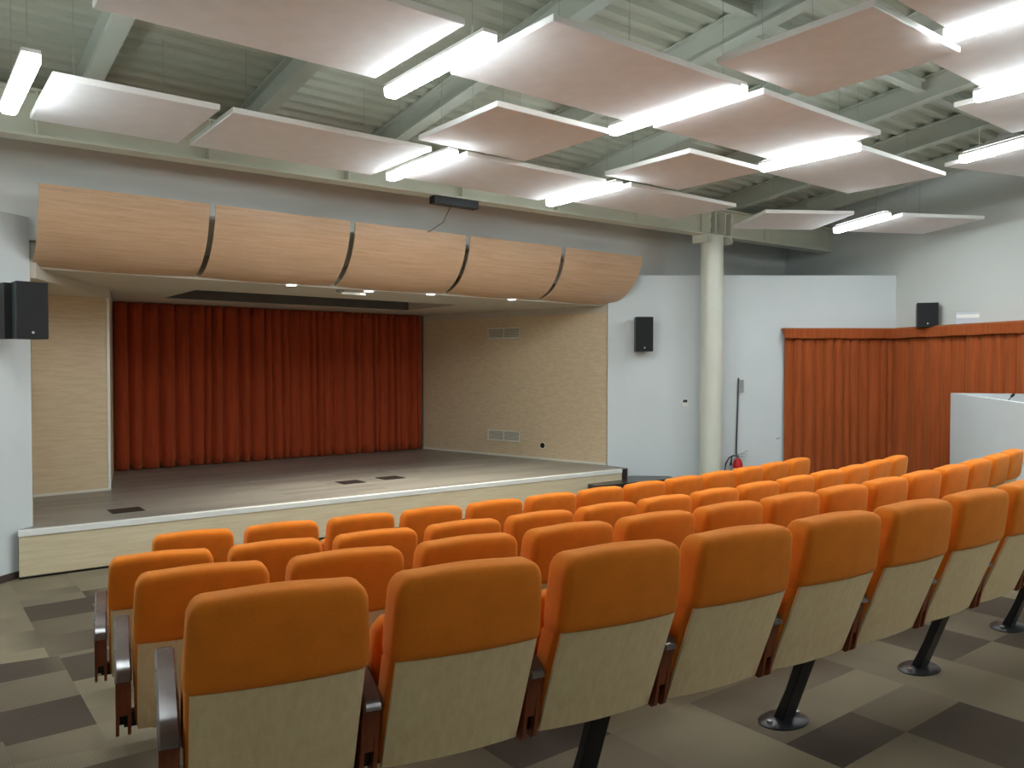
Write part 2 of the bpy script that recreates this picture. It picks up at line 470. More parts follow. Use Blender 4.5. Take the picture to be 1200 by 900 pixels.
# stage ceiling with a recessed bay
RX0, RX1, RY0, RY1 = 3.15, 7.3, 10.9, 12.5
ZC = 3.12
b = BM()
box(b, 1.0, 9.6, 9.62, RY0, ZC, ZC+.3); box(b, 1.0, 9.6, RY1, 13.75, ZC, ZC+.3)
box(b, 1.0, RX0, RY0, RY1, ZC, ZC+.3); box(b, RX1, 9.6, RY0, RY1, ZC, ZC+.3)
prism(b, [(1.12, 9.53), (9.36, 9.53), (9.6, 9.62), (1.0, 9.62)], ZC, ZC+.3)
struct('ceiling_stage', b, 'soffit')
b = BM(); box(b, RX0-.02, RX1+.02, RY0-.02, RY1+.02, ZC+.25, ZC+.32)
box(b, RX0, RX1, RY1-.012, RY1-.001, ZC+.002, ZC+.25)  # dark liner sheet, shade of the far recess wall put into its colour
struct('ceiling_recess', b, 'recess_shade')

# ------------------------------------------------------------------ roof: ribbed deck, rafters, purlins, beam, column
b = BM(); prof = []
y = YB-.2
while y < 9.7:
    for dy, dz in ((0, 0), (.07, 0), (.10, .045), (.17, .045), (.20, 0)):
        if dy < .2: prof.append((y+dy, dz))
    y += .2
va = [(b.verts.new((XL-.1, yy, deck_z(yy)+dz)), b.verts.new((14.2, yy, deck_z(yy)+dz))) for yy, dz in prof]
for p, q in zip(va, va[1:]): b.faces.new([p[0], p[1], q[1], q[0]])
struct('ceiling', b, 'deck')
b = BM(); prism(b, [(XL-.3, YB-.4), (14.4, YB-.4), (14.4, 9.8), (XL-.3, 9.8)], lambda x, y: deck_z(y)+.12, lambda x, y: deck_z(y)+.2)
struct('roof_slab', b, 'deck')
def ibeam(b, p0, p1, hgt, wd, web=.012, fl=.014):
    """I section swept from p0 to p1 (top centre points), z up"""
    d = Vector(p1)-Vector(p0); d.normalize(); s = d.cross(Vector((0, 0, 1))).normalized()
    def slab(o0, o1, z0, z1):
        v = []
        for p in (Vector(p0), Vector(p1)):
            for oo, zz in ((o0, z0), (o1, z0), (o1, z1), (o0, z1)): v.append(b.verts.new(p + s*oo + Vector((0, 0, zz))))
        for q in ((3, 2, 1, 0), (4, 5, 6, 7), (0, 1, 5, 4), (1, 2, 6, 5), (2, 3, 7, 6), (3, 0, 4, 7)): b.faces.new([v[i] for i in q])
    slab(-wd/2, wd/2, -fl, 0); slab(-wd/2, wd/2, -hgt, -hgt+fl); slab(-web/2, web/2, -hgt+fl, -fl)
for k in range(-2, 8):
    x = 1.46 + 1.58*k
    if x < XL+.1: continue
    ymax = 9.3
    b = BM(); ibeam(b, (x, YB+.05, deck_z(YB+.05)-.002), (x, ymax, deck_z(ymax)-.002), .26, .15)
    struct('roof_rafter', b, 'rafter')
for yy, hh in ((4.4, .13), (.6, .13)):
    for k in range(-2, 7):
        x = 1.46 + 1.58*k
        if x < XL: continue
        b = BM(); ibeam(b, (x+.08, yy, deck_z(yy)-.04), (x+1.50, yy, deck_z(yy)-.04), hh, .1)
        struct('roof_purlin', b, 'rafter')
# main beam
BB = 4.216
by = lambda x: 8.62 - .0375*x
b = BM(); ibeam(b, (XL+.02, by(XL), BB+.44), (wall2x(8.1)+.05, by(13), BB+.44), .44, .22, .014, .022)
for x in [-2+1.53*i for i in range(10)]:
    for s in (-1, 1):
        box(b, x-.008, x+.008, by(x)+s*.007, by(x)+s*.10, BB+.022, BB+.418)
struct('steel_beam', b, 'steel')
CX, CY = 10.43, 8.23
b = BM(); lathe(b, [(.177, 0.0), (.177, BB-.021)], 40, (CX, CY, 0))
col = struct('column', b, 'column'); auto_smooth(col)
b = BM()
box(b, CX-.30, CX+.30, CY-.16, CY+.16, BB-.02, BB-.001)
for dx in (-.27, -.12, .12, .27):
    for s in (-1, 1): box(b, CX+dx-.012, CX+dx+.012, CY+s*.012, CY+s*.17, BB+.02, BB+.36)
for dx in (-.29, .25):
    box(b, CX+dx, CX+dx+.05, CY-.16, CY+.16, BB-.13, BB-.02)
    for zz in (BB-.10, BB+.1, BB+.25): box(b, CX+dx, CX+dx+.045, CY-.18, CY-.14, zz, zz+.05)
struct('column_bracket', b, 'column')

# ------------------------------------------------------------------ curved timber reflectors over the stage
RFL = ['the leftmost of the five, by the left wall', 'second from the left of the five', 'middle one of the five, under the black box',
       'fourth from the left of the five', 'the rightmost of the five, nearest the column']
xs = [(1.12, 2.735), (2.80, 4.41), (4.48, 6.12), (6.19, 7.83), (7.91, 9.40)]
for k, (x0, x1) in enumerate(xs):
    b = BM(); NU, NV = 24, 14; T = .018
    def P(u_, v_, off=0):
        a = v_*PI/2*.96
        # profile: starts nearly vertical at the top and curls back towards the stage
        yy = 8.93 + .66*(1-math.cos(a)) - .0
        zz = 3.885 - .74*math.sin(a)**1.0
        ny, nz = -math.cos(a)*.74, -math.sin(a)*.66
        L = math.hypot(ny, nz)
        xx = x0 + (x1-x0)*u_ + (.02*(v_) if k == 4 else 0)*0
        if k == 4: xx = x0 + (x1-x0 + .17*(1-v_))*u_
        bow = .02*math.sin(PI*u_)
        return (xx, yy - ny/L*off - bow*0, zz - nz/L*off - bow*v_)
    fr = [[b.verts.new(P(i/NU, j/NV)) for i in range(NU+1)] for j in range(NV+1)]
    bk = [[b.verts.new(P(i/NU, j/NV, T)) for i in range(NU+1)] for j in range(NV+1)]
    for j in range(NV):
        for i in range(NU):
            b.faces.new([fr[j][i], fr[j][i+1], fr[j+1][i+1], fr[j+1][i]])
            b.faces.new([bk[j+1][i], bk[j+1][i+1], bk[j][i+1], bk[j][i]])
        for i in (0, NU): b.faces.new([fr[j][i], fr[j+1][i], bk[j+1][i], bk[j][i]])
    for i in range(NU):
        for j in (0, NV): b.faces.new([fr[j][i], fr[j][i+1], bk[j][i+1], bk[j][i]])
    t = thing('curved_reflector_panel', 'curved wooden panel over the stage, '+RFL[k], 'wall panel', group='curved wooden panels over the stage')
    o = obj('curved_board', b, 'reflector', t); auto_smooth(o, 50)
    for xx in (x0+.25, x1-.25):
        b = BM(); box(b, xx-.02, xx+.02, 8.965, fy(xx), 3.74, 3.78)
        obj('mounting_bracket', b, 'grey', t)

# small black box below the beam
t = thing('ceiling_sensor_box', 'long thin black box hanging under the main beam above the wooden panels', 'sensor')
b = BM(); xx, yy = 5.07, by(5.07)
box(b, 5.24, 5.90, 8.33, 8.45, BB-.10, BB-.002)
obj('housing', b, 'black', t, bevel=.005)
b = BM(); tube(b, [(5.54, 8.44, BB-.1), (5.54, 8.60, 3.95), (5.52, 8.95, 3.86)], .005, 6)
obj('cable', b, 'cable', t)

# ------------------------------------------------------------------ hanging acoustic panels
def cables(t, pts, z0):
    """thin hangers given in the local frame of t"""
    for x_, y_ in pts:
        wy = (t.matrix_basis @ Vector((x_, y_, 0))).y
        b = BM(); tube(b, [(x_, y_, z0), (x_, y_, deck_z(wy)-t.location.z+.0)], .002, 6)
        obj('hanging_cable', b, 'wire', t)
PN = [ # x0,x1,y0,y1 (per metre of height over the eye), height, label
 (.446, 1.018, 3.185, 3.78, 2.03, 'beside the lamp at the far left, front row over the stage'),
 (1.068, 1.988, 3.185, 3.775, 2.03, 'long one second from the left in the row nearest the stage'),
 (2.165, 3.083, 3.15, 3.73, 2.03, 'between two lamps in the row nearest the stage'),
 (3.245, 4.19, 3.12, 3.64, 2.03, 'directly in front of the column head'),
 (1.845, 2.445, 2.48, 3.065, 2.07, 'square one just left of the big lamp over the middle'),
 (2.955, 3.53, 2.465, 3.03, 2.07, 'square one whose right corner touches a lamp, left of the column'),
 (.45, 1.335, 1.955, 2.505, 2.15, 'large one cut by the top edge at the left'),
 (1.52, 2.405, 1.772, 2.312, 2.20, 'largest whole one, right of the big central lamp'),
 (2.53, 3.375, 1.768, 2.305, 2.20, 'large one right of the lamp that points at the column'),
 (3.52, 4.37, 1.937, 2.48, 2.20, 'large one right of the lamp above the column'),
 (2.16, 2.70, 1.157, 1.69, 2.25, 'square one reaching the top edge, right of the middle'),
 (1.62, 2.465, .56, 1.10, 2.25, 'in the top right corner, left of the uppermost right lamp'),
 (2.60, 3.08, .72, 1.25, 2.305, 'at the right edge between the two upper right lamps'),
 (3.245, 3.80, .86, 1.412, 2.32, 'at the right edge between the second and third right lamps'),
]
TH = .045
for x0, x1, y0, y1, h, lb in PN:
    w_, d_ = (x1-x0)*h, (y1-y0)*h
    t = thing('acoustic_panel', 'pale ceiling panel, '+lb, 'ceiling panel', ((x0+x1)/2*h, (y0+y1)/2*h, EYE+h), 0, 'hanging acoustic panels')
    b = BM(); box(b, -w_/2+.003, w_/2-.003, -d_/2+.003, d_/2-.003, 0, TH*.5)
    obj('face_board', b, 'panel', t)
    b = BM()
    for q in ((-w_/2, w_/2, -d_/2, -d_/2+.02), (-w_/2, w_/2, d_/2-.02, d_/2), (-w_/2, -w_/2+.02, -d_/2+.02, d_/2-.02), (w_/2-.02, w_/2, -d_/2+.02, d_/2-.02)):
        box(b, *q, .004, TH)
    obj('edge_frame', b, 'paneledge', t)
    cables(t, [(-w_/2+.15, -d_/2+.12), (w_/2-.15, d_/2-.12)], TH*.5)
for cx, cy, s, rot, h, lb in ((4.913, 3.208, .60, -33, 2.0, 'turned askew, left of the small lamp right of the column'),
                              (5.728, 2.758, .62, -28, 2.0, 'turned at an angle, beyond the small lamp at the far right'),
                              (4.36, 1.50, .57, -17, 2.30, 'turned at an angle at the right edge, behind the lowest right lamp')):
    t = thing('acoustic_panel', 'pale ceiling panel, '+lb, 'ceiling panel', (cx*h, cy*h, EYE+h), math.radians(rot), 'hanging acoustic panels')
    q_ = s*h/2
    b = BM(); box(b, -q_+.003, q_-.003, -q_+.003, q_-.003, 0, TH*.5); obj('face_board', b, 'panel', t)
    b = BM()
    for q in ((-q_, q_, -q_, -q_+.02), (-q_, q_, q_-.02, q_), (-q_, -q_+.02, -q_+.02, q_-.02), (q_-.02, q_, -q_+.02, q_-.02)):
        box(b, *q, .004, TH)
    obj('edge_frame', b, 'paneledge', t)
    cables(t, [(-q_+.15, -q_+.12), (q_-.15, q_-.12)], TH*.5)

# ------------------------------------------------------------------ pendant strip lights
LM = [ # cx, cy, length, rot, h, label
 (1.452, 2.30, .62, 0, 2.10, 'big one at the top left of centre'),
 (2.432, 2.115, .66, 0, 2.20, 'above the middle of the hall between two large panels'),
 (3.475, 2.18, .51, 0, 2.15, 'up and right of the column'),
 (2.092, 3.46, .60, 0, 2.0, 'short one above the black box over the stage'),
 (3.19, 3.455, .60, 0, 2.0, 'left of the column, nearest to it'),
 (5.36, 2.945, .57, -26.5, 1.97, 'small far one right of the column'),
 (2.533, .815, .62, 0, 2.25, 'uppermost of the three at the right edge'),
 (3.19, .99, .64, 0, 2.25, 'middle of the three at the right edge'),
 (4.018, 1.497, .5, -17, 2.30, 'lowest of the three at the right edge'),
 (.3636, 3.36, .66, 0, 1.97, 'by itself at the far left edge'),
]
FILL_LAMPS = {(.35, 1.9): 'over the left aisle', (5.0, .5): 'over the right end of the rows', (3.6, -.35): 'behind the nearest row',
        (2.4, -.5): 'above and behind the viewer', (4.4, -1.2): 'in the far back right corner', (.9, -1.1): 'in the back left corner', (-.55, 3.4): 'by the left wall beside the stage'}  # unseen fill lamps, added to light the chair backs and left wall
for cx, cy, L, rot, h, lb in LM + [(x, y, .62, 0, 2.2, None) for x, y in ((.35, 1.9), (5.0, .5), (3.6, -.35), (2.4, -.5), (4.4, -1.2), (.9, -1.1), (-.55, 3.4))]:
    t = thing('pendant_light', ('lit white strip lamp, '+lb) if lb else 'added fill strip lamp out of view, '+FILL_LAMPS[(cx, cy)], 'lamp',
              (cx*h, cy*h, EYE+h-.035), math.radians(rot), 'suspended strip lights')
    hl = L*h/2
    b = BM(); hw = .055
    rg = []
    for yy, k in ((-hl, .9), (-hl+.012, 1), (hl-.012, 1), (hl, .9)):
        rg.append([(x_*k, yy, z_) for x_, z_ in ((-hw, .03), (-hw, .015), (-hw*.75, 0), (hw*.75, 0), (hw, .015), (hw, .03))])
    loft(b, rg); obj('diffuser', b, 'glow', t)
    b = BM(); box(b, -hw, hw, -hl, hl, .0305, .07); obj('side_diffuser', b, 'glowside', t)
    b = BM(); box(b, -hw, hw, -hl, hl, .0705, .098); obj('housing', b, 'paneledge', t, bevel=.004)
    b = BM(); box(b, -hw*.6, hw*.6, -hl+.03, hl-.03, .0985, .106); obj('upper_diffuser', b, 'glowup', t)
    cables(t, [(0, -hl+.2), (0, hl-.2)], .095)

# ------------------------------------------------------------------ stage curtain and side curtains
def curtain(name, p0, p1, z0, z1, folds, amp, m, seed, label=None, flare=.25, parent=None, tilt=0):
    """pleated cloth hanging between two plan points"""
    rnd = random.Random(seed)
    p0 = Vector((p0[0], p0[1], 0)); p1 = Vector((p1[0], p1[1], 0)); L = (p1-p0).length
    d = (p1-p0)/L; nrm = Vector((d.y, -d.x, 0))
    ws = [rnd.uniform(.6, 1.5) for _ in range(folds)]; S = sum(ws)
    cuts = [0]
    for w_ in ws: cuts.append(cuts[-1]+w_/S)
    am = [rnd.uniform(.55, 1.2) for _ in range(folds)]
    sk = [rnd.uniform(-.4, .4) for _ in range(folds+1)]
    per = 10; cols = []
    for i in range(folds):
        for k in range(per): cols.append((i, k/per))
    cols.append((folds-1, 1.0))
    NZ = 14
    b = BM(); g = []
    for j in range(NZ+1):
        v = j/NZ; z = z1 + (z0-z1)*v; row = []
        for i, s in cols:
            s0 = cuts[i] + sk[i]*.012*v*(0 if i == 0 else 1); s1 = cuts[i+1] + sk[i+1]*.012*v*(0 if i == folds-1 else 1)
            t_ = s0 + (s1-s0)*s
            prof_ = math.sin(PI*s)**.55          # rounded pleat with a tight valley
            a = amp*am[i]*(1-flare+flare*v)
            off = a*prof_ + .012*math.sin(9*t_+3*v+seed)*v
            row.append(b.verts.new(p0 + d*(L*t_) + nrm*off + Vector((0, 0, z))))
        g.append(row)
    for A, B_ in zip(g, g[1:]):
        for k in range(len(A)-1): b.faces.new([A[k], A[k+1], B_[k+1], B_[k]])
    o = obj(name, b, m, parent, smooth=True)
    so = o.modifiers.new('thick', 'SOLIDIFY'); so.thickness = .006; so.offset = -1
    return o
t = thing('stage_curtain', 'deep red pleated velvet curtain closing the back of the stage', 'curtain', (0, 0, 0))
curtain('curtain_cloth', (2.68, 13.60), (8.24, 13.60), ZS+.012, ZC-.01, 30, .13, 'stagecurtain', 5, parent=t)
b = BM(); box(b, 2.6, 8.26, 13.62, 13.66, ZC-.05, ZC-.002); obj('curtain_rail', b, 'grey', t)

def vadd(p, d, k): return (p[0]+d[0]*k, p[1]+d[1]*k)
nF = (-.616, -.788)        # into the room from the splayed wall
nS = (-.934, .357)         # into the room from the side wall
CLf = (11.60, RC[1]+(11.60-RC[0])*(RD[1]-RC[1])/(RD[0]-RC[0]))
CRn = vadd(RD, WD, 3.6)
ct = thing('side_curtain', 'rust orange pleated curtain with pelmet on the wall right of the extinguisher', 'curtain', (0, 0, 0), group='rust side curtains')
q0 = vadd(CLf, nF, .06); q1 = vadd(vadd(RD, nF, .06), (-.788, .616), .05)
curtain('curtain_cloth', q0, q1, .06, 2.62, 12, .09, 'curtain', 11, parent=ct)
def pelmet(par, a, b_, n0, dep, z0, z1, seed):
    rnd = random.Random(seed); bm = BM(); N = 40
    L = math.hypot(b_[0]-a[0], b_[1]-a[1]); rows = []
    for j, (dd, zz) in enumerate(((0, z1), (dep*.7, z1+.004), (dep, z1-.02), (dep, (z0+z1)/2), (dep, z0), (dep-.02, z0-.004))):
        row = []
        for i in range(N+1):
            s = i/N; wob = .006*math.sin(s*L*9+seed)+.004*math.sin(s*L*31+seed*2)
            q = (a[0]+(b_[0]-a[0])*s, a[1]+(b_[1]-a[1])*s)
            k = dd + (wob if j > 1 else 0)
            row.append(bm.verts.new((q[0]+n0[0]*k, q[1]+n0[1]*k, zz+(wob*.6 if j > 2 else 0))))
        rows.append(row)
    for A, B_ in zip(rows, rows[1:]):
        for k in range(N): bm.faces.new([A[k], A[k+1], B_[k+1], B_[k]])
    for i in (0, N):
        bm.faces.new([rw[i] for rw in rows])
    o = obj('pelmet', bm, 'curtain', par); auto_smooth(o, 35)
pelmet(ct, vadd(CLf, (.788, -.616), -.04), RD, nF, .20, 2.58, 2.745, 1)
cs = thing('side_curtain', 'rust orange pleated curtain with pelmet behind the white booth, under the black speaker', 'curtain', (0, 0, 0), group='rust side curtains')
q0 = vadd(vadd(RD, nS, .06), WD, .03); q1 = vadd(CRn, nS, .06)
curtain('curtain_cloth', q0, q1, .06, 2.62, 15, .09, 'curtain', 23, parent=cs)
pelmet(cs, RD, CRn, nS, .20, 2.58, 2.745, 2)
t = tag(obj('curtain_hook', (lambda b: (tube(b, [(0, 0, 0), (-.05, -.05, -.01), (-.09, -.12, .015)], .008, 6), b)[1])(BM()), 'chrome'),
        'small metal hook on the white wall at the left edge of the side curtain', 'hook')
t.location = vadd(CLf, (.788, -.616), -.10)+(.94,)

# ------------------------------------------------------------------ loudspeakers
def speaker(loc, rz, W, D, H, label, wallpt):
    t = thing('wall_speaker', label, 'loudspeaker', loc, rz, 'black wall speakers')
    b = BM(); prism(b, [(-W/2, -D/2), (W/2, -D/2), (W/2*.8, D/2), (-W/2*.8, D/2)], 0, H)
    obj('cabinet', b, 'side', t, bevel=.008)
    b = BM(); box(b, -W/2+.004, W/2-.004, -D/2-.014, -D/2-.001, .004, H-.004); obj('front_grille', b, 'grille', t, bevel=.004)
    b = BM(); lathe(b, [(.012, 0), (.012, .003)], 12); 
    bmesh.ops.transform(b, matrix=Matrix.Translation((.0, -D/2-.015, .06)) @ Matrix.Rotation(PI/2, 4, 'X'), verts=b.verts)
    obj('badge', b, 'lightgrey', t)
    # bracket reaching the wall
    wl = t.matrix_basis.inverted() @ Vector(wallpt)
    b = BM()
    tube(b, [(0, D/2-.02, H*.5), (wl.x, wl.y, H*.5)], .02, 8)
    box(b, -.06, .06, D/2-.005, D/2+.012, H*.15, H*.85)
    obj('wall_bracket', b, 'black', t)
    b = BM()
    ang = math.atan2(wl.y-0, wl.x)
    return t
s1 = speaker((1.01, 8.86, 2.373), math.radians(12), .28, .22, .54, 'black loudspeaker mounted on the white wall at the far left', (.93, 9.24, 2.66))
b = BM(); box(b, -.185, -.118, .05, .20, .0, .53); obj('mounting_plate', b, 'black', s1)
s2 = speaker((9.65, 9.0, 2.36), -math.radians(34), .29, .25, .56, 'black loudspeaker on the white wall between stage and column', (9.80, 9.10, 2.6))
s3 = speaker(vadd(vadd(RD, WD, .80), nS, .16)+(2.72,), -math.radians(69)+math.radians(14), .30, .26, .38, 'black loudspeaker above the rust curtain pelmet at the right', vadd(RD, WD, .80)+(2.9,))

# ------------------------------------------------------------------ small wall fittings
def on_rw(t_): return (RW0[0]+(RW1[0]-RW0[0])*t_, RW0[1]+(RW1[1]-RW0[1])*t_)
rw_ang = math.atan2(RW1[1]-RW0[1], RW1[0]-RW0[0])
def grille(t_, z, W, H, label, n_):
    p = on_rw(t_)
    t = thing('air_vent', label, 'vent', (p[0]-.004, p[1], z), rw_ang, 'stage wall vents')   # local +y points at the stage
    # local x runs along the wall, local +y faces out
    b = BM(); box(b, -W/2, W/2, 0, .006, 0, H); obj('backing', b, 'ventdark', t)
    b = BM()
    for q in ((-W/2, W/2, 0, .018), (-W/2, W/2, H-.018, H)): box(b, q[0], q[1], 0, .02, q[2], q[3])
    for q in ((-W/2, -W/2+.018), (W/2-.018, W/2), (-.006, .006)): box(b, q[0], q[1], 0, .0195, .01, H-.01)
    obj('frame', b, 'vent', t)
    b = BM()
    for i in range(n_):
        zz = .022 + (H-.044)*i/(n_-1)
        box(b, -W/2+.012, W/2-.012, .006, .016, zz-.004, zz+.005)
    obj('louvres', b, 'vent', t)
    return t
grille(.515, 2.62, .75, .20, 'upper beige air vent on the wooden wall at the right of the stage', 8)
grille(.515, .755, .75, .20, 'lower beige louvred air vent near the stage floor on the wooden wall', 9)
p = on_rw(.308)
t = thing('wall_socket', 'small round dark socket low on the wooden wall right of the stage', 'socket', (p[0]-.004, p[1], .73), rw_ang)
def disc(b, r_, y0, y1, seg=20):
    lathe(b, [(r_, 0), (r_, y1-y0)], seg)
    bmesh.ops.transform(b, matrix=Matrix.Translation((0, y0, 0)) @ Matrix.Rotation(-PI/2, 4, 'X'), verts=b.verts)
b = BM(); disc(b, .062, 0, .008); obj('ring', b, 'vent', t)
b = BM(); disc(b, .048, .006, .012); obj('socket_insert', b, 'black', t)
def on_f(u_, z, k=0):      # point on the splayed wall, u_ metres from RC
    return (RC[0]+.788*u_+nF[0]*k, RC[1]-.616*u_+nF[1]*k, z)
FA = -math.radians(38.0)
t = thing('thermostat', 'small white thermostat with grey display on the wall left of the column', 'thermostat', on_f(.985, 1.46, 0), FA)
b = BM(); box(b, -.05, .05, -.025, 0, 0, .13); obj('case', b, 'white', t, bevel=.004)
b = BM(); box(b, -.035, .035, -.028, -.0245, .065, .11); obj('display', b, 'display', t)
# extinguisher, pipe and sign
pe = on_f(1.83, .0, .13)
t = thing('fire_extinguisher', 'red fire extinguisher with black hose on the wall beside the column', 'fire extinguisher', (pe[0], pe[1], .12), FA)
b = BM(); lathe(b, [(.07, 0), (.078, .02), (.078, .40), (.06, .46), (.03, .49), (.028, .50)], 24); o = obj('cylinder', b, 'red', t); auto_smooth(o)
b = BM(); lathe(b, [(.0795, .0), (.0795, .10)], 24, (0, 0, .235)); obj('label_band', b, 'label', t)
b = BM(); lathe(b, [(.079, .0), (.079, .10)], 24, (0, 0, .13)); obj('base_band', b, 'black', t)
b = BM(); lathe(b, [(.02, 0), (.024, .05)], 12, (0, 0, .50)); box(b, -.02, .15, -.012, .012, .56, .57); box(b, -.02, .12, -.012, .012, .525, .535)
tube(b, [(.02, 0, .56), (.09, 0, .585), (.16, 0, .62)], .008, 6); obj('valve_handle', b, 'chrome', t)
b = BM(); tube(b, [(-.02, 0, .53), (-.08, -.01, .54), (-.15, -.01, .50), (-.20, -.01, .40), (-.21, 0, .28), (-.18, 0, .16), (-.13, 0, .08)], [.012]*6+[.018], 8)
tube(b, [(-.10, -.01, .53), (-.11, -.01, .44), (-.12, -.01, .38)], [.01, .012, .02], 8)
o = obj('hose', b, 'black', t, smooth=True)
b = BM(); box(b, -.03, .03, .0, .13, .36, .40); obj('wall_hook', b, 'grey', t)
t = thing('extinguisher_marker', 'thin grey pole with small sign plate rising above the extinguisher', 'sign', on_f(1.83, 0, .03), FA)
b = BM(); tube(b, [(0, 0, .66), (.03, 0, 1.93)], .013, 8); obj('pole', b, 'cable', t)
b = BM(); box(b, .035, .115, -.008, .0, 1.70, 1.90); obj('sign_plate', b, 'grey', t)
pp = vadd(vadd(RD, WD, 1.52), nS, .02)
t = thing('emergency_light', 'pale flat emergency light unit on the wall above the pelmet, right of the speaker', 'emergency light', (pp[0], pp[1], 2.745), -math.radians(69))
b = BM(); box(b, -.22, .22, -.05, 0, 0, .17); obj('housing', b, 'lightgrey', t, bevel=.012)
b = BM(); box(b, -.20, .20, -.054, -.049, .09, .14); obj('lens', b, 'white', t)

# stage ceiling downlights and projector mount
for k, (px, py) in enumerate(((3.86, 9.42), (4.98, 9.55), (5.86, 9.42), (7.26, 9.40))):
    t = thing('stage_downlight', 'small round recessed stage spotlight, ' + ['leftmost of the four', 'second from left, beside the projector arm', 'third from the left', 'rightmost of the four'][k],
              'lamp', (px, py, ZC), 0, 'stage ceiling spotlights')
    b = BM(); lathe(b, [(.085, -.008), (.085, 0)], 24); lathe(b, [(.06, -.012), (.085, -.008)], 24); obj('trim_ring', b, 'white', t)
    b = BM(); lathe(b, [(.06, -.014), (.06, -.010)], 24); obj('lens', b, 'spot', t)
    ld = bpy.data.lights.new('downlight_beam', 'SPOT'); ld.energy = SPOT; ld.color = (1, .93, .8)
    ld.spot_size = math.radians(96); ld.spot_blend = 1.0; ld.shadow_soft_size = .06
    lo = bpy.data.objects.new('downlight_beam', ld); C.objects.link(lo); lo.parent = t; lo.location = (0, 0, -.03)
t = thing('projector_mount', 'short white bar fixed under the stage ceiling between spotlights', 'mount', (4.75, 9.68, ZC))
b = BM(); tube(b, [(-.12, 0, 0), (-.12, 0, -.03)], .05, 12); obj('socket', b, 'grey', t)
b = BM(); box(b, -.1, .24, -.02, .02, -.055, -.025); obj('arm', b, 'white', t)
# floor hatches on the stage
for k, (px, py, lb) in enumerate(((2.05, 9.80, 'dark square floor hatch at the left front of the stage'),
                                  (5.06, 10.27, 'dark floor hatch mid stage, left one of the near pair'),
                                  (5.72, 10.31, 'dark floor hatch mid stage, right one of the near pair'))):
    t = thing('floor_hatch', lb, 'floor hatch', (px, py, ZS), 0, 'stage floor hatches')
    b = BM(); box(b, -.17, .17, -.15, .15, .0005, .004); obj('rim', b, 'black', t)
    b = BM(); box(b, -.155, .155, -.135, .135, .003, .006); obj('lid', b, 'hatch', t)

# ------------------------------------------------------------------ control booth
P0 = (11.51, 5.0); a_ = (-.820, -.572); n_ = (.572, -.820)
ZR = 1.757
bt = thing('control_booth', 'white half height control booth at the right end of the rows', 'booth')
def wallseg(p, q, thk, z0, z1, name, m):
    d = Vector((q[0]-p[0], q[1]-p[1])).normalized(); s = (d.y, -d.x)
    b = BM(); prism(b, [p, q, (q[0]-s[0]*thk, q[1]-s[1]*thk), (p[0]-s[0]*thk, p[1]-s[1]*thk)], z0, z1)
    return obj(name, b, m, bt)
PA = vadd(P0, a_, 3.3); PB = vadd(P0, n_, 1.12)
wallseg(P0, PA, .0-.07, .15, ZR, 'front_wall', 'wall') if False else None
# front wall (towards the seats), thickness inwards
def quad_wall(p, d, L, s, thk, z0, z1, name, m='wall'):
    q = vadd(p, d, L); b = BM()
    prism(b, [p, q, vadd(q, s, thk), vadd(p, s, thk)], z0, z1); return obj(name, b, m, bt)
quad_wall(P0, a_, 3.3, n_, .07, .16, ZR, 'front_wall')
quad_wall(vadd(P0, n_, .07), n_, .88, a_, .07, .16, ZR, 'end_wall')
quad_wall(vadd(PA, n_, .07), n_, 1.6, a_, -.07, .16, ZR, 'entry_wall')
quad_wall(vadd(vadd(P0, a_, .2), n_, .07), a_, 2.9, n_, .6, 1.28, 1.32, 'desk', 'grey')
mp = vadd(vadd(P0, a_, .62), n_, .50)
t = thing('gooseneck_microphone', 'black gooseneck microphone on the booth desk at the right edge', 'microphone', (mp[0], mp[1], 1.32))
b = BM(); lathe(b, [(.06, 0), (.06, .02), (.02, .03)], 16); obj('base', b, 'black', t)
b = BM(); tube(b, [(0, 0, .02), (-.0, 0, .25), (.02, -.01, .34), (.07, -.05, .415)], .006, 8); obj('gooseneck', b, 'black', t, smooth=True)
b = BM(); tube(b, [(.065, -.046, .41), (.075, -.054, .425), (.095, -.07, .45)], [.01, .018, .016], 10); obj('microphone_head', b, 'black', t, smooth=True)

